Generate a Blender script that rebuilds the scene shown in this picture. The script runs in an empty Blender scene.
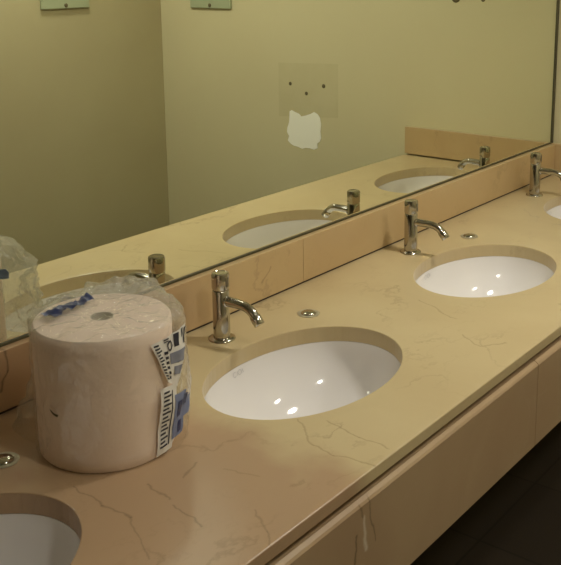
import bpy, bmesh, math, random
from math import sin, cos, pi, radians, exp
from mathutils import Vector, Matrix

random.seed(4)
scene = bpy.context.scene
COL = scene.collection
Z0 = 0.85                       # counter top height above the floor
XE = 2.155                      # end wall
YW = -2.355                     # wall opposite the mirror
XL = -4.4                       # left end of the room
CEIL = 2.55
D = 0.7224                      # counter depth
YB = -0.022                     # front face of the backsplash

# ------------------------------------------------------------------ materials
def new_mat(name):
    m = bpy.data.materials.new(name); m.use_nodes = True
    nt = m.node_tree
    for n in list(nt.nodes): nt.nodes.remove(n)
    out = nt.nodes.new('ShaderNodeOutputMaterial')
    b = nt.nodes.new('ShaderNodeBsdfPrincipled')
    nt.links.new(b.outputs[0], out.inputs[0])
    return m, nt, b, out

def simple(name, col, rough=0.5, metal=0.0, spec=0.5, bump=0, bscale=60):
    m, nt, b, out = new_mat(name)
    N, L = nt.nodes.new, nt.links.new
    b.inputs['Base Color'].default_value = (*col, 1)
    b.inputs['Roughness'].default_value = rough
    b.inputs['Metallic'].default_value = metal
    b.inputs['Specular IOR Level'].default_value = spec
    tc = N('ShaderNodeTexCoord'); no = N('ShaderNodeTexNoise'); no.inputs['Scale'].default_value = bscale
    L(tc.outputs['Object'], no.inputs['Vector'])
    r = N('ShaderNodeMapRange'); r.inputs['To Min'].default_value = rough * .9; r.inputs['To Max'].default_value = min(1, rough * 1.1)
    L(no.outputs['Fac'], r.inputs['Value']); L(r.outputs[0], b.inputs['Roughness'])
    if bump:
        bp = N('ShaderNodeBump'); bp.inputs['Strength'].default_value = bump; bp.inputs['Distance'].default_value = .002
        L(no.outputs['Fac'], bp.inputs['Height']); L(bp.outputs[0], b.inputs['Normal'])
    return m

def seg_group():
    g = bpy.data.node_groups.get('vein_segment')
    if g: return g
    g = bpy.data.node_groups.new('vein_segment', 'ShaderNodeTree')
    I = g.interface
    for nm, ty in (('Vector', 'NodeSocketVector'), ('A', 'NodeSocketVector'), ('BA', 'NodeSocketVector'), ('Width', 'NodeSocketFloat')):
        I.new_socket(nm, in_out='INPUT', socket_type=ty)
    I.new_socket('Mask', in_out='OUTPUT', socket_type='NodeSocketFloat')
    N, L = g.nodes.new, g.links.new
    gi, go = N('NodeGroupInput'), N('NodeGroupOutput')
    def vm(op, a, b_):
        n = N('ShaderNodeVectorMath'); n.operation = op; L(a, n.inputs[0]); L(b_, n.inputs[1]); return n
    pa = vm('SUBTRACT', gi.outputs[0], gi.outputs[1])
    d1 = vm('DOT_PRODUCT', pa.outputs[0], gi.outputs[2]); d2 = vm('DOT_PRODUCT', gi.outputs[2], gi.outputs[2])
    h = N('ShaderNodeMath'); h.operation = 'DIVIDE'; h.use_clamp = True; L(d1.outputs['Value'], h.inputs[0]); L(d2.outputs['Value'], h.inputs[1])
    sc = N('ShaderNodeVectorMath'); sc.operation = 'SCALE'; L(gi.outputs[2], sc.inputs[0]); L(h.outputs[0], sc.inputs['Scale'])
    df = vm('SUBTRACT', pa.outputs[0], sc.outputs[0])
    ln = N('ShaderNodeVectorMath'); ln.operation = 'LENGTH'; L(df.outputs[0], ln.inputs[0])
    mr = N('ShaderNodeMapRange'); L(ln.outputs['Value'], mr.inputs['Value']); L(gi.outputs[3], mr.inputs['From Max'])
    mr.inputs['To Min'].default_value = 1; mr.inputs['To Max'].default_value = 0
    L(mr.outputs[0], go.inputs[0])
    return g

def seg_veins(nt, tc, colr, segs, xz=False, amp=.02):
    """individual hairline veins and pale streaks where the stone has them: (x0, y0, x1, y1, width, strength, colour)"""
    N, L = nt.nodes.new, nt.links.new
    sp = N('ShaderNodeSeparateXYZ'); L(tc.outputs['Object'], sp.inputs[0])
    cb = N('ShaderNodeCombineXYZ'); L(sp.outputs['X'], cb.inputs[0]); L(sp.outputs['Z' if xz else 'Y'], cb.inputs[1])
    no = N('ShaderNodeTexNoise'); no.inputs['Scale'].default_value = 17; no.inputs['Detail'].default_value = 4; L(cb.outputs[0], no.inputs['Vector'])
    ma = N('ShaderNodeVectorMath'); ma.operation = 'MULTIPLY_ADD'; L(no.outputs['Color'], ma.inputs[0])
    ma.inputs[1].default_value = (amp*2, amp*2, 0); L(cb.outputs[0], ma.inputs[2])
    su = N('ShaderNodeVectorMath'); su.operation = 'SUBTRACT'; L(ma.outputs[0], su.inputs[0]); su.inputs[1].default_value = (amp, amp, 0)
    for x0, y0, x1, y1, w_, st, c in segs:
        gn = N('ShaderNodeGroup'); gn.node_tree = seg_group(); L(su.outputs[0], gn.inputs[0])
        gn.inputs[1].default_value = (x0, y0, 0); gn.inputs[2].default_value = (x1-x0, y1-y0, 0); gn.inputs[3].default_value = w_
        mu = N('ShaderNodeMath'); mu.operation = 'MULTIPLY'; mu.inputs[1].default_value = st; L(gn.outputs[0], mu.inputs[0])
        mx = N('ShaderNodeMix'); mx.data_type = 'RGBA'; L(mu.outputs[0], mx.inputs[0]); L(colr, mx.inputs[6]); mx.inputs[7].default_value = (*c, 1)
        colr = mx.outputs[2]
    return colr

def stone(name, base, alt, vein, rough=.32, vstr=.55, pink=None, scale=1.0, spec=.4, segs=None, xz=False):
    """cream marble: soft clouding, thin broken veins, optional rosy left zone (on the slab it paints in shade)"""
    m, nt, b, out = new_mat(name)
    N, L = nt.nodes.new, nt.links.new
    tc = N('ShaderNodeTexCoord')
    n1 = N('ShaderNodeTexNoise'); n1.inputs['Scale'].default_value = 3.2 * scale; n1.inputs['Detail'].default_value = 5
    n1.inputs['Distortion'].default_value = .6
    L(tc.outputs['Object'], n1.inputs['Vector'])
    r1 = N('ShaderNodeMapRange'); r1.inputs['From Min'].default_value = .36; r1.inputs['From Max'].default_value = .66
    L(n1.outputs['Fac'], r1.inputs['Value'])
    mx = N('ShaderNodeMix'); mx.data_type = 'RGBA'
    mx.inputs[6].default_value = (*base, 1); mx.inputs[7].default_value = (*alt, 1)
    L(r1.outputs[0], mx.inputs[0])
    colr = mx.outputs[2]
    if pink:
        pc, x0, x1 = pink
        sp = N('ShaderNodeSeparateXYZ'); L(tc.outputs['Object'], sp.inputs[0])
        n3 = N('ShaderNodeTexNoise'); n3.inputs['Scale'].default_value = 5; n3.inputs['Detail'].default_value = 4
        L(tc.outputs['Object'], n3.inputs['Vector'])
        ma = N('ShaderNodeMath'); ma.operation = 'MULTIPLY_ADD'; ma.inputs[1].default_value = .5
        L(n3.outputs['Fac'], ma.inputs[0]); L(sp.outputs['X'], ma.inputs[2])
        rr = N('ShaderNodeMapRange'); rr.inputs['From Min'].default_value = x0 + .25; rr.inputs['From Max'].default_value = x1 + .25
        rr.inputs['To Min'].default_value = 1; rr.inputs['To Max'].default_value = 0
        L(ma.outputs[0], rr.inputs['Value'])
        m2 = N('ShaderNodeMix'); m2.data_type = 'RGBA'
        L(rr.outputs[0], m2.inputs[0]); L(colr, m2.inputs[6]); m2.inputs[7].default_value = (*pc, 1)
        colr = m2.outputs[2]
    # veins
    for sc_, wid, seed, st in ((1.5, .008, 3.7, vstr * .8), (4.2, .009, 11.3, vstr * .28)):
        mp = N('ShaderNodeMapping'); mp.inputs['Location'].default_value = (seed, seed * .7, seed * .3)
        mp.inputs['Rotation'].default_value = (0, 0, .5); mp.inputs['Scale'].default_value = (1, 1.5, 1)
        L(tc.outputs['Object'], mp.inputs['Vector'])
        n2 = N('ShaderNodeTexNoise'); n2.inputs['Scale'].default_value = sc_ * scale; n2.inputs['Detail'].default_value = 7
        n2.inputs['Roughness'].default_value = .58
        L(mp.outputs[0], n2.inputs['Vector'])
        s = N('ShaderNodeMath'); s.operation = 'SUBTRACT'; s.inputs[1].default_value = .5; L(n2.outputs['Fac'], s.inputs[0])
        a = N('ShaderNodeMath'); a.operation = 'ABSOLUTE'; L(s.outputs[0], a.inputs[0])
        rv = N('ShaderNodeMapRange'); rv.inputs['From Min'].default_value = 0; rv.inputs['From Max'].default_value = wid
        rv.inputs['To Min'].default_value = st; rv.inputs['To Max'].default_value = 0
        L(a.outputs[0], rv.inputs['Value'])
        nm = N('ShaderNodeTexNoise'); nm.inputs['Scale'].default_value = 4.5; L(mp.outputs[0], nm.inputs['Vector'])
        rm = N('ShaderNodeMapRange'); rm.inputs['From Min'].default_value = .45; rm.inputs['From Max'].default_value = .62
        L(nm.outputs['Fac'], rm.inputs['Value'])
        mu = N('ShaderNodeMath'); mu.operation = 'MULTIPLY'; L(rv.outputs[0], mu.inputs[0]); L(rm.outputs[0], mu.inputs[1])
        m3 = N('ShaderNodeMix'); m3.data_type = 'RGBA'
        L(mu.outputs[0], m3.inputs[0]); L(colr, m3.inputs[6]); m3.inputs[7].default_value = (*vein, 1)
        colr = m3.outputs[2]
    if segs: colr = seg_veins(nt, tc, colr, segs, xz)
    L(colr, b.inputs['Base Color'])
    b.inputs['Roughness'].default_value = rough
    b.inputs['Specular IOR Level'].default_value = spec
    return m

def plaster(name, c1, c2, scale=1.6):
    m, nt, b, out = new_mat(name)
    N, L = nt.nodes.new, nt.links.new
    tc = N('ShaderNodeTexCoord')
    n1 = N('ShaderNodeTexNoise'); n1.inputs['Scale'].default_value = scale; n1.inputs['Detail'].default_value = 4
    L(tc.outputs['Object'], n1.inputs['Vector'])
    r1 = N('ShaderNodeMapRange'); r1.inputs['From Min'].default_value = .35; r1.inputs['From Max'].default_value = .65
    L(n1.outputs['Fac'], r1.inputs['Value'])
    mx = N('ShaderNodeMix'); mx.data_type = 'RGBA'
    mx.inputs[6].default_value = (*c1, 1); mx.inputs[7].default_value = (*c2, 1)
    L(r1.outputs[0], mx.inputs[0]); L(mx.outputs[2], b.inputs['Base Color'])
    b.inputs['Roughness'].default_value = .75
    n2 = N('ShaderNodeTexNoise'); n2.inputs['Scale'].default_value = 140
    L(tc.outputs['Object'], n2.inputs['Vector'])
    bp = N('ShaderNodeBump'); bp.inputs['Strength'].default_value = .08; bp.inputs['Distance'].default_value = .002
    L(n2.outputs['Fac'], bp.inputs['Height']); L(bp.outputs[0], b.inputs['Normal'])
    return m

def film_mat(name, white=.12, bscale=34):
    m, nt, b, out = new_mat(name)
    nt.nodes.remove(b)
    N, L = nt.nodes.new, nt.links.new
    tc = N('ShaderNodeTexCoord')
    mp = N('ShaderNodeMapping'); mp.inputs['Scale'].default_value = (1, 1, .7); L(tc.outputs['Object'], mp.inputs['Vector'])
    no = N('ShaderNodeTexNoise'); no.inputs['Scale'].default_value = bscale; no.inputs['Detail'].default_value = 3
    no.inputs['Distortion'].default_value = 1.2; L(mp.outputs[0], no.inputs['Vector'])
    bp = N('ShaderNodeBump'); bp.inputs['Strength'].default_value = 1.0; bp.inputs['Distance'].default_value = .012
    L(no.outputs['Fac'], bp.inputs['Height'])
    # the wrap is stretched tight round the front of the roll and bunched loosely behind and on top
    dp = N('ShaderNodeVectorMath'); dp.operation = 'DOT_PRODUCT'; dp.inputs[1].default_value = (.8, .6, 0); L(tc.outputs['Object'], dp.inputs[0])
    lo = N('ShaderNodeMapRange'); lo.inputs['From Min'].default_value = -.02; lo.inputs['From Max'].default_value = .075; L(dp.outputs['Value'], lo.inputs['Value'])
    sz = N('ShaderNodeSeparateXYZ'); L(tc.outputs['Object'], sz.inputs[0])
    hz = N('ShaderNodeMapRange'); hz.inputs['From Min'].default_value = .243; hz.inputs['From Max'].default_value = .248; hz.inputs['To Max'].default_value = .28; L(sz.outputs['Z'], hz.inputs['Value'])
    mxx = N('ShaderNodeMath'); mxx.operation = 'MAXIMUM'; L(lo.outputs[0], mxx.inputs[0]); L(hz.outputs[0], mxx.inputs[1])
    bs = N('ShaderNodeMapRange'); bs.inputs['To Min'].default_value = .22; bs.inputs['To Max'].default_value = 1.0; L(mxx.outputs[0], bs.inputs['Value']); L(bs.outputs[0], bp.inputs['Strength'])
    wf = N('ShaderNodeMapRange'); wf.inputs['To Min'].default_value = .07; wf.inputs['To Max'].default_value = white; tw = N('ShaderNodeMath'); tw.operation = 'MULTIPLY'; tw.inputs[1].default_value = 2.6; L(hz.outputs[0], tw.inputs[0])
    mw = N('ShaderNodeMath'); mw.operation = 'MAXIMUM'; L(lo.outputs[0], mw.inputs[0]); L(tw.outputs[0], mw.inputs[1]); L(mw.outputs[0], wf.inputs['Value'])
    tr = N('ShaderNodeBsdfTransparent'); tr.inputs[0].default_value = (.97, .98, .96, 1)
    gl = N('ShaderNodeBsdfGlossy'); gl.inputs['Roughness'].default_value = .10; gl.inputs['Color'].default_value = (.95, .95, .95, 1)
    df = N('ShaderNodeBsdfDiffuse'); df.inputs['Color'].default_value = (.75, .74, .7, 1)
    tl = N('ShaderNodeBsdfTranslucent'); tl.inputs['Color'].default_value = (.75, .74, .7, 1)
    for n in (gl, df, tl): L(bp.outputs[0], n.inputs['Normal'])
    ds = N('ShaderNodeMixShader'); ds.inputs[0].default_value = .5; L(df.outputs[0], ds.inputs[1]); L(tl.outputs[0], ds.inputs[2])
    m1 = N('ShaderNodeMixShader'); L(wf.outputs[0], m1.inputs[0]); L(tr.outputs[0], m1.inputs[1]); L(ds.outputs[0], m1.inputs[2])
    lw = N('ShaderNodeLayerWeight'); L(bp.outputs[0], lw.inputs['Normal'])
    pw = N('ShaderNodeMath'); pw.operation = 'POWER'; pw.inputs[1].default_value = 3.5; L(lw.outputs['Facing'], pw.inputs[0])
    fr = N('ShaderNodeMapRange'); fr.inputs['To Min'].default_value = .07; fr.inputs['To Max'].default_value = .75; L(pw.outputs[0], fr.inputs['Value'])
    m2 = N('ShaderNodeMixShader'); L(fr.outputs[0], m2.inputs[0]); L(m1.outputs[0], m2.inputs[1]); L(gl.outputs[0], m2.inputs[2])
    L(m2.outputs[0], out.inputs[0])
    return m

CREAM, CREAM2, ROSE_SHADE = (.555, .445, .255), (.51, .395, .22), (.42, .28, .165)
M = {}
BR, DK, PALE = (.26, .17, .075), (.13, .08, .035), (.62, .54, .42)
SLAB_VEINS = [q+(.0035, .5, BR) for q in ((-.202, -.51, -.267, -.59), (-.267, -.59, -.267, -.645), (-.267, -.645, -.252, -.722), (-.172, -.551, -.193, -.64), (-.193, -.64, -.193, -.702),
    (.36, -.553, .326, -.617), (.326, -.617, .38, -.661), (-.426, -.517, -.403, -.574), (.507, -.351, .449, -.488))]
SLAB_VEINS += [q+(.0032, .5, DK) for q in ((-.615, -.344, -.625, -.431), (-.625, -.431, -.625, -.497), (-.536, -.445, -.551, -.505), (-.558, -.521, -.569, -.603), (-.438, -.456, -.488, -.477))]
SLAB_VEINS += [q+(.003, .4, DK) for q in ((-.625, -.497, -.681, -.597), (-.493, -.641, -.52, -.688), (-.52, -.688, -.545, -.718))]
SLAB_VEINS += [(-.655, -.24, -.66, -.25, .035, .35, (.35, .17, .10))]
APRON_VEINS = [(-.304, -.073, -.300, -.135, .007, .9, PALE), (-.285, -.045, -.269, -.135, .004, .7, (.12, .075, .03)), (-.331, -.097, -.331, -.150, .005, .8, (.12, .075, .03)), (-.318, -.047, -.310, -.07, .004, .6, (.12, .075, .03))]
SPLASH_VEINS = [(.25, .049, .283, .089, .004, .5, (.2, .12, .05)), (-.525, .086, -.515, .125, .005, .7, (.1, .06, .03)), (-.537, .048, -.525, .086, .005, .7, (.1, .06, .03))]
M['slab'] = stone('marble_slab', CREAM, CREAM2, (.25, .16, .08), rough=.30, pink=(ROSE_SHADE, -.38, -.24), segs=SLAB_VEINS)  # rosy left end also paints in a shadow lying on the counter
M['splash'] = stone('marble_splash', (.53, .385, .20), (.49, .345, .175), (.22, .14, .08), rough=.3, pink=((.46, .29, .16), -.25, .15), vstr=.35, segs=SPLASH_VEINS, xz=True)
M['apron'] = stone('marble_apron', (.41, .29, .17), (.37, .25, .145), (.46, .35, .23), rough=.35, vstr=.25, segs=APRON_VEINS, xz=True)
M['ceramic'] = simple('white_ceramic', (.80, .77, .76), .08, spec=.6)
M['chrome'] = simple('chrome', (.54, .52, .47), .13, metal=1)
M['chrome_dark'] = simple('dark_reflection_metal', (.25, .24, .22), .3, metal=1)
M['mirror'] = simple('mirror_silver', (.88, .90, .77), .004, metal=1)
M['mirror_edge'] = simple('mirror_edge', (.075, .065, .03), .5)
M['end_wall'] = plaster('olive_paint', (.63, .575, .36), (.61, .55, .34))
M['mark'] = plaster('faded_olive_paint', (.59, .535, .33), (.565, .51, .31), 9)
M['far_wall'] = plaster('taupe_paint', (.48, .425, .25), (.45, .39, .225))
M['mirror_wall'] = plaster('wall_paint', (.5, .43, .28), (.47, .4, .26))
M['ceiling'] = plaster('ceiling_paint', (.78, .76, .70), (.75, .73, .66))
M['raw'] = simple('bare_gypsum', (.95, .94, .84), .9, bump=.3, bscale=90)
M['dark'] = simple('dark_hole', (.13, .105, .05), .8)
M['gap'] = simple('dark_sealant', (.05, .03, .02), .7)
M['paper'] = simple('paper_tissue', (.92, .74, .64), .9, bump=.25, bscale=160)
M['core'] = simple('cardboard_core', (.40, .35, .29), .9)
M['film'] = film_mat('clear_film', .28, 40)
M['blue'] = simple('blue_print', (.018, .03, .11), .35, bump=.4, bscale=120)
M['label'] = simple('label_white', (.72, .69, .64), .35)
M['ink'] = simple('label_ink', (.03, .03, .045), .4)
M['greyink'] = simple('label_grey', (.22, .23, .29), .4)
M['palewash'] = simple('label_pale_blue', (.17, .20, .33), .4)
M['glassgreen'] = simple('pale_green_plastic', (.38, .42, .27), .4)
M['housing'] = simple('lamp_housing', (.8, .8, .78), .4)
M['logo'] = simple('logo_grey', (.52, .51, .52), .4)

# floor: dark square tiles
m, nt, b, out = new_mat('dark_floor_tiles')
N, L = nt.nodes.new, nt.links.new
tc = N('ShaderNodeTexCoord'); br = N('ShaderNodeTexBrick')
br.offset = 0; br.inputs['Scale'].default_value = 1; br.inputs['Brick Width'].default_value = .4; br.inputs['Row Height'].default_value = .4
br.inputs['Mortar Size'].default_value = .004
br.inputs['Color1'].default_value = (.06, .046, .032, 1); br.inputs['Color2'].default_value = (.05, .038, .027, 1); br.inputs['Mortar'].default_value = (.03, .023, .017, 1)
L(tc.outputs['Object'], br.inputs['Vector']); L(br.outputs['Color'], b.inputs['Base Color']); b.inputs['Roughness'].default_value = .45
M['floor'] = m
# lamp diffusers
def lamp_mat(name, k):
    m, nt, b, out = new_mat(name)
    b.inputs['Base Color'].default_value = (.9, .9, .85, 1)
    b.inputs['Emission Color'].default_value = (1.0, .97, .86, 1)
    b.inputs['Emission Strength'].default_value = k
    return m
M['lamp'] = lamp_mat('lamp_diffuser', 164.0)
M['lamp_fill'] = lamp_mat('fill_lamp_diffuser', 108.0)
M['lamp_old'] = lamp_mat('aged_lamp_diffuser', 122.0)

# ------------------------------------------------------------------ helpers
def obj(name, bm, mat, parent=None, smooth=False, recalc=True, angle=None):
    if recalc: bmesh.ops.recalc_face_normals(bm, faces=bm.faces[:])
    me = bpy.data.meshes.new(name); bm.to_mesh(me); bm.free()
    me.materials.append(mat)
    if smooth:
        for p in me.polygons: p.use_smooth = True
        if angle: me.set_sharp_from_angle(angle=radians(angle))
    o = bpy.data.objects.new(name, me); COL.objects.link(o)
    if parent: o.parent = parent
    return o

def tag(o, label=None, cat=None, group=None, kind=None):
    if label: o['label'] = label
    if cat: o['category'] = cat
    if group: o['group'] = group
    if kind: o['kind'] = kind
    return o

def empty(name, loc, label, cat, group=None):
    o = bpy.data.objects.new(name, None); COL.objects.link(o); o.location = loc
    o.empty_display_size = .05
    return tag(o, label, cat, group)

def box(bm, x0, x1, y0, y1, z0, z1, bev=0):
    vs = [bm.verts.new(p) for p in ((x0,y0,z0),(x1,y0,z0),(x1,y1,z0),(x0,y1,z0),(x0,y0,z1),(x1,y0,z1),(x1,y1,z1),(x0,y1,z1))]
    fs = [bm.faces.new([vs[i] for i in q]) for q in ((0,3,2,1),(4,5,6,7),(0,1,5,4),(1,2,6,5),(2,3,7,6),(3,0,4,7))]
    if bev:
        es = list({e for f in fs for e in f.edges})
        bmesh.ops.bevel(bm, geom=es, offset=bev, segments=2, affect='EDGES', profile=.5)
    return bm

def B(x0, x1, y0, y1, z0, z1, bev=0):
    return box(bmesh.new(), x0, x1, y0, y1, z0, z1, bev)

def lathe(bm, prof, n=48, cap=True, sx=1, sy=1, c=(0,0)):
    """prof: (r, z) pairs revolved about z"""
    rings = []
    for r, z in prof:
        if r < 1e-6:
            rings.append([bm.verts.new((c[0], c[1], z))])
        else:
            rings.append([bm.verts.new((c[0]+r*sx*cos(2*pi*k/n), c[1]+r*sy*sin(2*pi*k/n), z)) for k in range(n)])
    for a, b_ in zip(rings, rings[1:]):
        for k in range(n):
            k2 = (k+1) % n
            if len(a) == 1 and len(b_) == 1: continue
            if len(a) == 1: bm.faces.new((a[0], b_[k], b_[k2]))
            elif len(b_) == 1: bm.faces.new((a[k], b_[0], a[k2]))
            else: bm.faces.new((a[k], b_[k], b_[k2], a[k2]))
    if cap:
        for r in (rings[0], rings[-1]):
            if len(r) > 2: bm.faces.new(r)
    return bm

def tube(bm, pts, rad, n=20):
    """swept round tube along pts (Vectors), radius list"""
    pts = [Vector(p) for p in pts]; rings = []
    up = Vector((1, 0, 0))
    for i, p in enumerate(pts):
        t = (pts[min(i+1, len(pts)-1)] - pts[max(i-1, 0)]).normalized()
        u = (up - up.dot(t)*t).normalized(); v = t.cross(u)
        rings.append([bm.verts.new(p + rad[i]*(cos(2*pi*k/n)*u + sin(2*pi*k/n)*v)) for k in range(n)])
    for a, b_ in zip(rings, rings[1:]):
        for k in range(n): bm.faces.new((a[k], b_[k], b_[(k+1)%n], a[(k+1)%n]))
    bm.faces.new(rings[0]); bm.faces.new(rings[-1])
    return bm

def bez(p0, p1, p2, p3, n):
    out = []
    for i in range(n+1):
        t = i/n; s = 1-t
        out.append(tuple(s**3*a + 3*s*s*t*b_ + 3*s*t*t*c + t**3*d for a, b_, c, d in zip(p0, p1, p2, p3)))
    return out

# ------------------------------------------------------------------ room shell
T = .1
def shell(name, *a, mat):
    return tag(obj(name, B(*a), mat), kind='structure')
shell('floor', XL-T, XE+T, YW-T, .1+T, -.1, 0, mat=M['floor'])
shell('ceiling', XL-T, XE+T, YW-T, .1+T, CEIL, CEIL+.1, mat=M['ceiling'])
shell('wall_back', XL-T, XE+T, .012, .012+T, .001, CEIL-.001, mat=M['mirror_wall'])
shell('wall_right', XE, XE+T, YW+.001, .011, .001, CEIL-.001, mat=M['end_wall'])
shell('wall_front', XL-T, XE+T, YW-T, YW, .001, CEIL-.001, mat=M['far_wall'])
shell('wall_left', XL-T, XL, YW+.001, .011, .001, CEIL-.001, mat=M['mirror_wall'])

# ------------------------------------------------------------------ mirror
mt = empty('wall_mirror', (0, 0, Z0+.137), 'large frameless wall mirror above the marble backsplash', 'mirror')
MX0, MX1, MTOP = -2.3, XE-.016, 1.25
obj('mirror_glass', B(MX0, MX1, 0, .008, 0, MTOP), M['mirror'], mt)
tag(obj('bottom_channel', B(MX0, MX1, -.0035, .009, -.0055, -.0005), M['mirror_edge'], mt), 'thin dark channel under the glass')
tag(obj('side_strip', B(MX1+.0005, MX1+.0135, -.004, .009, -.0055, MTOP), M['mirror_edge'], mt), 'dark strip along the right edge')

# ------------------------------------------------------------------ backsplash panels
HB = .1305
def splash(name, x0, x1, label):
    o = obj(name, B(x0, x1, 0, .018+.008, .0062, HB, .0012), M['splash'])
    o.location = (0, YB, Z0)
    return tag(o, label, 'backsplash', 'stone backsplash panels')
splash('backsplash_panel', -.775, .4250, 'stone backsplash panel behind the wrapped roll and the first full faucet')
splash('backsplash_panel', .4262, XE-.0225, 'stone backsplash panel running right to the corner, behind two faucets')
tag(obj('backsplash_panel', B(-2.2, -.7765, YB, YB+.026, Z0+.0062, Z0+HB, .0012), M['splash']),
    'stone backsplash panel left of the wrapped roll, outside the picture edge', 'backsplash', 'stone backsplash panels')
o = obj('side_splash', B(XE-.021, XE-.001, -D+.002, -.001, .0062, HB+.001, .0012), M['splash']); o.location = (0, 0, Z0)
tag(o, 'short stone splash on the end wall, its reflection seen above the far basin', 'backsplash')
tag(obj('sealant_joint', B(-2.2, XE-.022, YB+.004, YB+.02, Z0+.0003, Z0+.0058), M['gap']),
    'dark open joint along the counter under the backsplash', 'joint')

# ------------------------------------------------------------------ countertop with oval cut-outs
BX = [-1.79, -.925, -.005, .845, 1.743]
BY, BA, BB = -.369, .265, .185
NH = 72
def plate(bm, x0, x1, y0, y1, z0, z1, bevel=0):
    edges = []
    outer = [bm.verts.new(p) for p in ((x0,y0,z1),(x1,y0,z1),(x1,y1,z1),(x0,y1,z1))]
    loops = [outer]
    for bx in BX:
        loops.append([bm.verts.new((bx+BA*cos(2*pi*k/NH), BY+BB*sin(2*pi*k/NH), z1)) for k in range(NH)])
    for lp in loops:
        for a, b_ in zip(lp, lp[1:]+lp[:1]): edges.append(bm.edges.new((a, b_)))
    r = bmesh.ops.triangle_fill(bm, use_beauty=True, use_dissolve=False, edges=edges)
    faces = [g for g in r['geom'] if isinstance(g, bmesh.types.BMFace)]
    # drop triangles that fill a cut-out
    kill = []
    for f in faces:
        c = f.calc_center_median()
        if any(((c.x-bx)/BA)**2+((c.y-BY)/BB)**2 < .985 for bx in BX): kill.append(f)
    bmesh.ops.delete(bm, geom=kill, context='FACES_ONLY')
    faces = [f for f in faces if f.is_valid]
    ext = bmesh.ops.extrude_face_region(bm, geom=faces)
    vs = [g for g in ext['geom'] if isinstance(g, bmesh.types.BMVert)]
    bmesh.ops.translate(bm, verts=vs, vec=(0, 0, z0-z1))
bm = bmesh.new()
plate(bm, -2.2, XE-.0225, -D, YB+.02, -.024, 0)
plate(bm, -2.2, XE-.0225, -D+.095, YB+.015, -.0385, -.024)
bmesh.ops.remove_doubles(bm, verts=bm.verts, dist=1e-6)
es = []
for e in bm.edges:
    if all(abs(v.co.z) < 1e-6 for v in e.verts):
        if len(e.link_faces) == 2 and abs(e.link_faces[0].normal.dot(e.link_faces[1].normal)) < .3:
            es.append(e)
bm.normal_update()
es = [e for e in bm.edges if all(abs(v.co.z) < 1e-6 for v in e.verts) and len(e.link_faces) == 2 and abs(e.link_faces[0].normal.dot(e.link_faces[1].normal)) < .3]
bmesh.ops.bevel(bm, geom=es, offset=.0022, segments=2, affect='EDGES', profile=.5)
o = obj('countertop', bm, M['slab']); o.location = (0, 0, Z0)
tag(o, 'long polished cream marble countertop with oval sink cut-outs along the mirror', 'countertop')

# ------------------------------------------------------------------ apron panels under the slab
YP = -.7300
def apron(x0, x1, label):
    bm = bmesh.new()
    ztop, zbot, th = -.0390, -.2545, .034
    prof = [(YP, zbot), (YP, ztop-.0100), (YP+.003, ztop-.0055), (YP+.010, ztop-.001), (YP+.018, ztop), (YP+th, ztop), (YP+th, zbot)]
    a = [bm.verts.new((x0, y, z)) for y, z in prof]; b_ = [bm.verts.new((x1, y, z)) for y, z in prof]
    n = len(prof)
    for k in range(n): bm.faces.new((a[k], a[(k+1)%n], b_[(k+1)%n], b_[k]))
    bm.faces.new(a); bm.faces.new(b_)
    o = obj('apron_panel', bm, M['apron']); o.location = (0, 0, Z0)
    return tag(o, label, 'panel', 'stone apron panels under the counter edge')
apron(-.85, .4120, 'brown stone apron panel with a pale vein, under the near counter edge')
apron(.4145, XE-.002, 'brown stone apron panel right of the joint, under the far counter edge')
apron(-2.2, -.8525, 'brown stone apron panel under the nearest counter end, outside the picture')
# carcass behind the apron, carries the slab
tag(obj('support_rail', B(-2.2, XE-.0015, -.66, -.60, Z0-.25, Z0-.205), M['gap']), 'dark steel support rail hidden behind the stone apron', 'rail')

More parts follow.
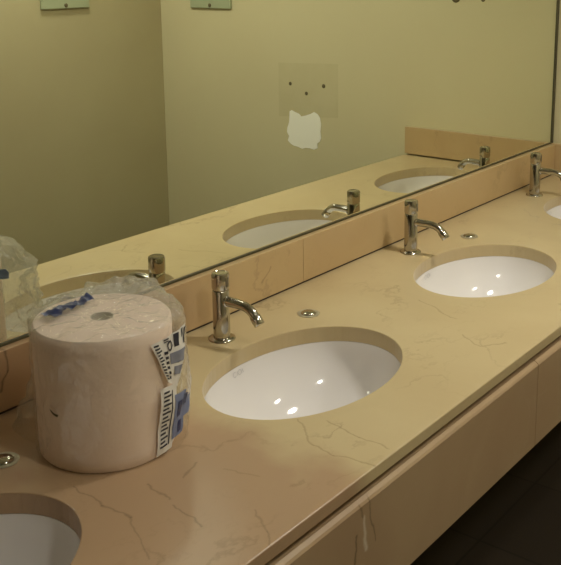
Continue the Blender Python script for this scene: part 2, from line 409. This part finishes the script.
# ------------------------------------------------------------------ basins
DEP = .160
def bowl_z(rho): return -.0395 - DEP*(1-min(rho, 1)**2.6)**.6
def make_basin():
    root = empty('undermount_basin', (0, BY, Z0), '', 'basin', 'white oval basins set in the counter')
    bm = bmesh.new()
    rs = [1, .998, .99, .975, .955, .93, .89, .84, .78, .7, .6, .48, .36, .24, .14, .085]
    prof = [(r*1.0, bowl_z(r)) for r in rs]
    outer = [(r+.045, bowl_z(r)-.010) for r in rs[::-1]]
    outer[-1] = (1.07, -.0495); outer.append((1.07, -.0395))
    lathe(bm, prof+outer, n=96, cap=False, sx=BA, sy=BB)
    # close rim
    bm.verts.ensure_lookup_table()
    n = 96; first = bm.verts[:n]; last = bm.verts[-n:]
    for k in range(n): bm.faces.new((first[k], first[(k+1)%n], last[(k+1)%n], last[k]))
    obj('bowl', bm, M['ceramic'], root, smooth=True, angle=50)
    zb = bowl_z(.085)
    bm = lathe(bmesh.new(), [(0, zb-.004), (.012, zb-.004), (.019, zb+.001), (.026, zb+.0035), (.030, zb+.003), (.031, zb-.001), (.020, zb-.03), (0, zb-.03)], n=32)
    obj('drain', bm, M['chrome'], root, smooth=True, angle=50)
    # small grey maker's mark on the back wall of the bowl, left of the middle
    bm = bmesh.new()
    def P(u, v):             # u along the wall (m), v up (m)
        th = radians(95.5) - u/BA
        z = -.0535 + v
        rho = (1-max(0, (-.0395-z)/DEP)**(1/.6))**(1/2.6) - .008
        return (BA*rho*cos(th), BB*rho*sin(th), z)
    def stroke(pts, w=.0016):
        for (a, b_) in zip(pts, pts[1:]):
            dx, dy = b_[0]-a[0], b_[1]-a[1]; l = math.hypot(dx, dy) or 1
            nx, ny = -dy/l*w/2, dx/l*w/2
            vs = [bm.verts.new(P(*q)) for q in ((a[0]+nx, a[1]+ny), (b_[0]+nx, b_[1]+ny), (b_[0]-nx, b_[1]-ny), (a[0]-nx, a[1]-ny))]
            bm.faces.new(vs)
    arc = lambda cx, r, a0, a1, sx=1: [(cx+r*sx*cos(radians(a0+(a1-a0)*k/10)), r*sin(radians(a0+(a1-a0)*k/10))) for k in range(11)]
    stroke(arc(-.012, .006, 50, 310))
    stroke([(-.004, -.005), (-.002, .005)])
    stroke(arc(.006, .006, 0, 360)); stroke([(.013, -.005), (.016, .005), (.020, -.005)])
    tag(obj('maker_mark', bm, M['logo'], root), 'small grey maker mark')
    return root

def dup(root, loc, label, group=None, rotz=None):
    r = root.copy(); COL.objects.link(r); r.location = loc; r['label'] = label
    if rotz is not None: r.rotation_euler = (0, 0, rotz)
    for ch in list(root.children):
        c = ch.copy(); COL.objects.link(c); c.parent = r
        for g in ch.children:
            d = g.copy(); COL.objects.link(d); d.parent = c
    return r

basin = make_basin(); basin.location = (BX[2], BY, Z0)
basin['label'] = 'white oval basin in the middle, just right of the wrapped paper roll'
dup(basin, (BX[1], BY, Z0), 'white oval basin in front of the wrapped roll, cut off in the near corner')
dup(basin, (BX[3], BY, Z0), 'white oval basin second from the end wall, smaller than the middle one')
dup(basin, (BX[4], BY, Z0), 'farthest white oval basin by the end wall, only its edge in view')

# ------------------------------------------------------------------ faucets
def make_faucet():
    root = empty('push_faucet', (0, -.108, Z0), '', 'faucet', 'chrome push taps along the backsplash')
    bm = lathe(bmesh.new(), [(0, .0003), (.0315, .0003), (.0325, .002), (.0315, .0045), (.027, .0065), (.021, .0075), (0, .0075)], n=40)
    obj('base_flange', bm, M['chrome'], root, smooth=True, angle=45)
    bm = lathe(bmesh.new(), [(0, .006), (.0203, .006), (.0203, .1215), (.0190, .1235), (0, .1235)], n=40)
    obj('body', bm, M['chrome'], root, smooth=True, angle=45)
    bm = lathe(bmesh.new(), [(0, .1225), (.0180, .1225), (.0180, .1260), (.0207, .1270), (.0212, .1290), (.0212, .1600), (.0200, .1640), (.0170, .1655), (.0160, .1645), (0, .1645)], n=40)
    cap = obj('push_button', bm, M['chrome'], root, smooth=True, angle=40)
    # thin dark tab that paints in a reflection on the cap
    bm = bmesh.new(); box(bm, -.0045, .0045, -.0222, -.0195, .134, .158, .001)
    obj('dark_reflection', bm, M['chrome_dark'], cap)
    # spout
    pts = [(0, -.012, .097), (0, -.030, .0985), (0, -.048, .0985)] + bez((0, -.060, .0985), (0, -.088, .0985), (0, -.098, .090), (0, -.110, .0750), 10)
    n = len(pts); rad = [.0118]*3 + [.0112]*(n-3)
    bm = tube(bmesh.new(), pts, rad)
    sp = obj('spout', bm, M['chrome'], root, smooth=True, angle=45)
    bm = lathe(bmesh.new(), [(0, -.012), (.0120, -.012), (.0130, -.011), (.0130, .011), (.0120, .012), (0, .012)], n=28)
    t = (Vector(pts[-1])-Vector(pts[-2])).normalized()
    R = Vector((0, 0, 1)).rotation_difference(t).to_matrix().to_4x4()
    bmesh.ops.transform(bm, matrix=Matrix.Translation(Vector(pts[-1])+t*.004) @ R, verts=bm.verts)
    obj('aerator', bm, M['chrome'], sp, smooth=True, angle=45)
    bm = lathe(bmesh.new(), [(0, 0), (.0135, 0), (.0135, .004), (.011, .006), (0, .006)], n=28)
    bmesh.ops.transform(bm, matrix=Matrix.Translation((0, -.0185, .0972)) @ Matrix.Rotation(radians(90), 4, 'X'), verts=bm.verts)
    obj('spout_collar', bm, M['chrome'], root, smooth=True, angle=45)
    return root
fa = make_faucet(); fa.location = (.003, -.108, Z0)
fa['label'] = 'chrome push faucet just right of the wrapped paper roll'
dup(fa, (.851, -.108, Z0), 'chrome push faucet second from the roll, behind the smaller right basin', rotz=radians(3))
dup(fa, (1.751, -.108, Z0), 'farthest chrome push faucet, beside the end wall', rotz=radians(8))

# ------------------------------------------------------------------ chrome caps in the counter
def make_cap():
    root = empty('chrome_plug', (0, 0, Z0), '', 'cap', 'round chrome caps between the basins')
    bm = lathe(bmesh.new(), [(.020, .0004), (.0285, .0004), (.0290, .0012), (.0275, .0022), (.0215, .0022), (.0200, .0012)], n=40, cap=False)
    tag(obj('rim_ring', bm, simple('cap_ring', (.52, .48, .36), .35, metal=.6), root, smooth=True, angle=60), 'pale outer ring')
    bm = lathe(bmesh.new(), [(0, .0004), (.0195, .0004), (.0195, .0025), (.0170, .0050), (.011, .0066), (0, .0072)], n=36)
    obj('dome', bm, M['chrome'], root, smooth=True, angle=60)
    return root
cap = make_cap(); cap.location = (.254, -.173, Z0)
cap['label'] = 'round chrome counter cap behind the middle basin'
dup(cap, (-.641, -.175, Z0), 'round chrome counter cap at the left edge, left of the wrapped roll')
dup(cap, (1.110, -.172, Z0), 'round chrome counter cap behind the smaller right basin')

# ------------------------------------------------------------------ wrapped paper roll
RC, RR, RH = (-.476, -.268), .1245, .2445
roll = empty('paper_roll', (RC[0], RC[1], Z0), 'big white paper towel roll in crumpled clear plastic wrap, standing on the counter', 'paper roll')
prof = [(.021, .001), (RR-.003, .001), (RR, .005)]
prof += [(RR+(.0006 if k % 2 else 0), .005+(RH-.010)*k/12) for k in range(1, 12)]
prof += [(RR, RH-.005), (RR-.004, RH), (.021, RH)]
bm = lathe(bmesh.new(), prof, n=96, cap=False)
obj('tissue_roll', bm, M['paper'], roll, smooth=True, angle=40)
bm = lathe(bmesh.new(), [(.0208, .001), (.0208, RH+.0005), (.0190, RH+.0005), (.0190, .001)], n=32, cap=False)
tag(obj('core', bm, M['core'], roll, smooth=True, angle=40), 'grey cardboard core')

def ang(a):                                     # wrap to -180..180
    return (a+180) % 360 - 180
from mathutils import noise as mn
def crumple(x, y, z, k):
    a = mn.noise(Vector((x*k, y*k, z*k*.7))); b_ = mn.noise(Vector((x*k*2.3+5, y*k*2.3, z*k*1.6)))
    return (1-abs(a)*2.2) + .5*(1-abs(b_)*2.2) - .75
def lobe(th, c, w): return exp(-(ang(th-c)/w)**2)
def wr(th, z):                                  # wrinkles of the film
    t = radians(th)
    back = .25 + .9*lobe(th, 45, 75)
    return back*(.0016*sin(9*t+26*z)+.0012*sin(17*t-60*z+1)+.0010*sin(5*t+110*z)+.0008*sin(31*t+40*z+2)) \
        + .0009*sin(6*t-75*z)*sin(3*t+1.3)
def film_r(th, z):
    t = z/RH
    e = .0035
    top = 1-max(0, (t-.90)/.16)**2*.55
    e += .070*lobe(th, 37, 42)*top
    e += .024*lobe(th, -46, 27)*(.75+.25*sin(pi*min(1, t)))
    e += .080*lobe(th, 109, 17)*max(0, 1-t/.62)
    e += wr(th, z)
    c_, s_ = cos(radians(th))*.15, sin(radians(th))*.15
    e += (.017*lobe(th, 55, 58)+.0022)*crumple(c_, s_, z, 32)*(.35+.65*min(1, max(0, (th-0) % 360 < 330)))
    e += .004*lobe(th, -100, 35)*exp(-((z-.115-.03*sin(radians(th*2)))/.02)**2)
    return RR + max(.0018, e)
def film_top(th, s):
    t = radians(th)
    puff = .019*lobe(th, 20, 46)*max(0, 1-((s-.80)/.24)**2) + .004*sin(pi*s)
    rad_w = .0024*sin(13*t+7*s)*s**.5 + .0018*sin(23*t-11*s+1)*s + .0016*sin(40*s+3*sin(2*t))*sin(5*t)
    edge = .0035*(1-s**8)
    x_, y_ = s*RR*cos(t), s*RR*sin(t)
    rad_w += .0030*crumple(x_, y_, 0, 24)
    return max(RH+.0012, RH + .0035 + edge + puff + max(-.004, rad_w*min(1, 3*s)) - .006*exp(-(s/.16)**2))
NT, NZ = 300, 84
bm = bmesh.new(); rings = []
for i in range(NZ+1):
    z = .0015 + (RH+.002)*i/NZ
    rings.append([bm.verts.new((film_r(360*k/NT, z)*cos(2*pi*k/NT), film_r(360*k/NT, z)*sin(2*pi*k/NT), z)) for k in range(NT)])
NS = 34
for j in range(1, NS+1):
    s = 1-j/NS
    ring = []
    for k in range(NT):
        th = 360*k/NT; t = radians(th)
        r = film_r(th, RH+.0035)*s
        ring.append(bm.verts.new((max(r, 1e-4)*cos(t), max(r, 1e-4)*sin(t), film_top(th, s))))
    rings.append(ring)
for a, b_ in zip(rings, rings[1:]):
    for k in range(NT): bm.faces.new((a[k], a[(k+1)%NT], b_[(k+1)%NT], b_[k]))
wrap = obj('plastic_wrap', bm, M['film'], roll, smooth=True)
tag(wrap, 'crumpled clear plastic wrap')

def patch(name, quads, mat, off, parent, nu=10, nv=10, label=None):
    """quads: each four (theta, z) corners, laid on the film surface"""
    bm = bmesh.new()
    for q in quads:
        g = []
        for i in range(nu+1):
            row = []
            for j in range(nv+1):
                u, v = i/nu, j/nv
                th = (1-u)*(1-v)*q[0][0]+u*(1-v)*q[1][0]+u*v*q[2][0]+(1-u)*v*q[3][0]
                z = (1-u)*(1-v)*q[0][1]+u*(1-v)*q[1][1]+u*v*q[2][1]+(1-u)*v*q[3][1]
                r = film_r(th, z)+off
                row.append(bm.verts.new((r*cos(radians(th)), r*sin(radians(th)), z)))
            g.append(row)
        for i in range(nu):
            for j in range(nv): bm.faces.new((g[i][j], g[i+1][j], g[i+1][j+1], g[i][j+1]))
    o = obj(name, bm, mat, parent, smooth=True)
    if label: o['label'] = label
    return o
def sub(q, u0, u1, v0, v1):
    def at(u, v): return tuple((1-u)*(1-v)*q[0][k]+u*(1-v)*q[1][k]+u*v*q[2][k]+(1-u)*v*q[3][k] for k in (0, 1))
    return [at(u0, v0), at(u1, v0), at(u1, v1), at(u0, v1)]
# upper label, folded to a point
UL = [(-91, .221), (-50, .229), (-66, .122), (-76, .140)]      # u along the top edge, v downward
up = patch('printed_label', [UL], M['label'], .0012, roll, 16, 16, 'creased white label with dark print and a letter O')
ink = []
for k in range(12):
    v = .05+.075*k
    ink.append(sub(UL, .04, .04+.11+.03*((k*7) % 3), v, v+.038))
for k in range(6):
    v = .28+.11*k
    ink.append(sub(UL, .26, .37, v, v+.06))
ink += [sub(UL, .58, .70, .03, .27), sub(UL, .80, .86, .02, .16), sub(UL, .91, .97, .04, .30), sub(UL, .30, .42, .02, .05), sub(UL, .30, .42, .075, .095)]
patch('label_print', ink, M['ink'], .0022, up, 3, 3)
patch('label_print', [sub(UL, .42, .97, .36, .58), sub(UL, .55, .95, .64, .80)], M['greyink'], .0022, up, 6, 6, 'grey printed block')
# ring of the letter O
bm = bmesh.new(); ra = []
for k in range(24):
    a = 2*pi*k/24; row = []
    for rr in (.62, 1.0):
        q = sub(UL, .45+.075*rr*cos(a), 1, .20+.115*rr*sin(a), 1)[0]
        r = film_r(*q)+.0024
        row.append(bm.verts.new((r*cos(radians(q[0])), r*sin(radians(q[0])), q[1])))
    ra.append(row)
for k in range(24): bm.faces.new((ra[k][0], ra[(k+1)%24][0], ra[(k+1)%24][1], ra[k][1]))
obj('label_print', bm, M['ink'], up)
# lower label
LL = [(-84, .134), (-42, .125), (-52, .018), (-90, .006)]
lo = patch('printed_label', [sub(LL, 0, .42, 0, 1)], M['label'], .0012, roll, 14, 16, 'lower label strip with dark print and blue artwork')
ink = [sub(LL, .06, .20+.05*((k*5) % 2), .06+.062*k, .06+.062*k+.03) for k in range(14)]
ink += [sub(LL, .27, .30, .08, .90)]
patch('label_print', ink, M['ink'], .0022, lo, 3, 3)
patch('label_print', [sub(LL, .36, .68, .18, .86), sub(LL, .68, .86, .30, .62)], M['palewash'], .0024, lo, 8, 8, 'pale blue artwork')
patch('label_print', [sub(LL, .44, .56, .30, .55), sub(LL, .62, .72, .24, .42), sub(LL, .5, .6, .62, .8)], M['blue'], .0034, lo, 5, 5, 'dark blue artwork')
# blue printed strip across the top of the film
bm = bmesh.new(); rows = []
A0, A1 = Vector((-.074, .059)), Vector((.034, .072))
for i in range(61):
    u = i/60; p = A0.lerp(A1, u)
    w = .0195*(1-.45*u)*(.92+.06*sin(19*u)+.07*sin(53*u))
    row = []
    for j in range(9):
        v = (j/8-.5)*2
        q = p+Vector((-.12, .99))*w*v
        th = math.degrees(math.atan2(q.y, q.x)); sr = q.length/film_r(th, RH+.0035)
        row.append(bm.verts.new((q.x, q.y, film_top(th, min(1, sr))+.0016)))
    rows.append(row)
for a, b_ in zip(rows, rows[1:]):
    for j in range(8): bm.faces.new((a[j], b_[j], b_[j+1], a[j+1]))
tag(obj('printed_strip', bm, M['blue'], roll, smooth=True), 'creased dark blue printed strip on top')
# blue print on the back of the wrap (seen in the mirror)
patch('printed_strip', [[(64, .238), (82, .239), (83, .222), (66, .219)]], M['palewash'], .002, roll, 8, 8, 'blue print on the back of the wrap')
# torn tab on the front of the roll
patch('tear_mark', [[(-178, .1160), (-168, .1100), (-169, .1055), (-176, .1105)]], M['dark'], .0018, roll, 4, 2, 'small dark tear in the paper')
# loose wrap corner sticking out low on the right
bm = bmesh.new()
g = []
for i in range(7):
    u = i/6; row = []
    for j in range(5):
        v = j/4-.5
        x = .150+.040*u; y = -.035+.02*u + v*.03*(1-u*.85)
        row.append(bm.verts.new((x*.62+.012, -x*.62+.06+y*.6, .052-.012*u+.004*sin(7*u+3*v))))
    g.append(row)
for i in range(6):
    for j in range(4): bm.faces.new((g[i][j], g[i+1][j], g[i+1][j+1], g[i][j+1]))
tag(obj('wrap_corner', bm, M['label'], roll, smooth=True), 'loose white corner of the wrap')

# ------------------------------------------------------------------ traces on the end wall (seen in the mirror)
XW = XE
def wall_poly(name, pts, mat, th):
    """pts (y, z above counter); a thin layer on the end wall"""
    bm = bmesh.new()
    a = [bm.verts.new((XW-.0004, y, Z0+z)) for y, z in pts]; b_ = [bm.verts.new((XW-th, y, Z0+z)) for y, z in pts]
    bm.faces.new(a); bm.faces.new(b_)
    n = len(pts)
    for k in range(n): bm.faces.new((a[k], a[(k+1)%n], b_[(k+1)%n], b_[k]))
    return obj(name, bm, mat)
tag(wall_poly('dispenser_outline', [(-1.500, .385), (-1.1216, .399), (-1.1221, .1321), (-1.5015, .1071)], M['mark'], .0009),
    'faint darker square left on the end wall by a removed dispenser', 'wall mark')
jag = [(-1.429, 0.139), (-1.415, 0.146), (-1.394, 0.138), (-1.367, 0.131), (-1.353, 0.119), (-1.325, 0.126), (-1.291, 0.138), (-1.271, 0.149), (-1.248, 0.140), (-1.233, 0.122), (-1.227, 0.090), (-1.231, 0.052), (-1.227, 0.020), (-1.236, 0.000), (-1.252, -0.010), (-1.249, -0.034), (-1.272, -0.045), (-1.300, -0.040), (-1.327, -0.041), (-1.348, -0.049), (-1.376, -0.041), (-1.404, -0.038), (-1.425, -0.029), (-1.443, -0.015), (-1.434, 0.009), (-1.448, 0.030), (-1.445, 0.052), (-1.433, 0.081), (-1.430, 0.115)]
tag(wall_poly('bare_patch', jag, M['raw'], .0022), 'bright ragged patch of bare plaster on the end wall, seen in the mirror', 'plaster patch')
def hole(y, z, r, label):
    bm = lathe(bmesh.new(), [(0, 0), (r, 0), (r*.9, .002), (r*.45, .003), (0, .0022)], n=16)
    bmesh.ops.transform(bm, matrix=Matrix.Rotation(radians(-90), 4, 'Y'), verts=bm.verts)
    o = obj('screw_plug', bm, M['dark'], smooth=True); o.location = (XW-.001, y, Z0+z)
    return tag(o, label, 'screw plug', 'screw plugs left in the end wall')
hole(-1.423, .282, .0095, 'leftmost of three dark screw plugs above the bare patch in the mirror')
hole(-1.319, .239, .0095, 'middle, lowest of three dark screw plugs above the bare patch in the mirror')
hole(-1.210, .284, .0105, 'right of three dark screw plugs above the bare patch in the mirror')
hole(-.478, .728, .022, 'dark screw plug high on the end wall at the top of the mirror')
hole(-.345, .722, .010, 'small dark disc drawn for a faint shadow high on the end wall, nearest the mirror corner')  # not a plug: a faint shadow modelled as a dark disc

def wallplate(loc, rot, label):
    root = empty('wall_plate', loc, label, 'wall plate', 'pale green plates on the walls')
    obj('panel', B(-.148, .148, .001, .014, 0, .22, .003), M['glassgreen'], root)
    bm = lathe(bmesh.new(), [(0, 0), (.010, 0), (.010, .003), (.006, .005), (0, .005)], n=16)
    bmesh.ops.transform(bm, matrix=Matrix.Translation((.0, .0135, .016)) @ Matrix.Rotation(radians(-90), 4, 'X'), verts=bm.verts)
    tag(obj('fixing_screw', bm, M['dark'], root, smooth=True), 'dark fixing screw')
    root.rotation_euler = (0, 0, rot)
    return root
wallplate((XE, -1.961, Z0+.650), radians(90), 'pale green plate on the end wall, at the mirror top above the paint scar')
wallplate((1.497, YW, Z0+.665), 0, 'pale green plate on the darker opposite wall, reflected at top left')

# ------------------------------------------------------------------ ceiling lamps
def lamp(x, y, rad, label, mat):
    root = empty('ceiling_light', (x, y, CEIL), label, 'ceiling light', 'round ceiling lights over the washroom aisle')
    bm = lathe(bmesh.new(), [(rad, -.001), (rad+.022, -.001), (rad+.022, -.012), (rad+.012, -.020), (rad, -.020)], n=40, cap=False)
    obj('housing', bm, M['housing'], root, smooth=True, angle=40)
    bm = lathe(bmesh.new(), [(0, -.002), (rad-.001, -.002), (rad-.001, -.012), (rad*.6, -.016), (0, -.017)], n=40)
    obj('diffuser', bm, mat, root, smooth=True, angle=40)
    return root
LY = -1.15
lamp(-.50, -1.62, .10, 'round ceiling light above the near end of the counter', M['lamp_old'])
lamp(.85, -.97, .11, 'round ceiling light above the far basins', M['lamp'])
lamp(1.25, -2.0, .11, 'added unseen ceiling light over the aisle, brightening the end wall', M['lamp_fill'])  # extra fill lamp, added to brighten the end wall and floor

w = bpy.data.worlds.new('room_dark'); scene.world = w; w.use_nodes = True
w.node_tree.nodes['Background'].inputs[0].default_value = (.5, .45, .35, 1)
w.node_tree.nodes['Background'].inputs[1].default_value = 0.0

# ------------------------------------------------------------------ camera
F, PX, PY = 927.6264, 319.7667, 160.1848
yaw, pitch, roll_ = .6514, -.2058, -.0057
cy, cr = math.degrees(yaw), 0
cam = bpy.data.cameras.new('camera'); co = bpy.data.objects.new('camera', cam); COL.objects.link(co)
f = Vector((cos(pitch)*cos(yaw), cos(pitch)*sin(yaw), sin(pitch)))
r = f.cross(Vector((0, 0, 1))).normalized(); u = r.cross(f)
r2 = cos(roll_)*r + sin(roll_)*u; u2 = -sin(roll_)*r + cos(roll_)*u
R = Matrix((r2, u2, -f)).transposed().to_4x4()
co.matrix_world = Matrix.Translation((-1.5042, -1.5526, Z0+.8657)) @ R
W, H = 561, 565
cam.sensor_fit = 'HORIZONTAL'; cam.sensor_width = 36
cam.lens = F/W*36
cam.shift_x = (W/2-PX)/W
cam.shift_y = (PY-H/2)/W
cam.clip_start = .02
scene.camera = co

# ------------------------------------------------------------------ view
vs = scene.view_settings
scene.display_settings.display_device = 'sRGB'
vs.view_transform = 'Standard'; vs.look = 'None'; vs.gamma = 1; vs.use_curve_mapping = False
vs.exposure = -0.18
scene.cycles.use_denoising = True
scene.cycles.caustics_reflective = True
scene.cycles.max_bounces = 14
scene.cycles.diffuse_bounces = 8
scene.cycles.glossy_bounces = 8
scene.cycles.transparent_max_bounces = 16
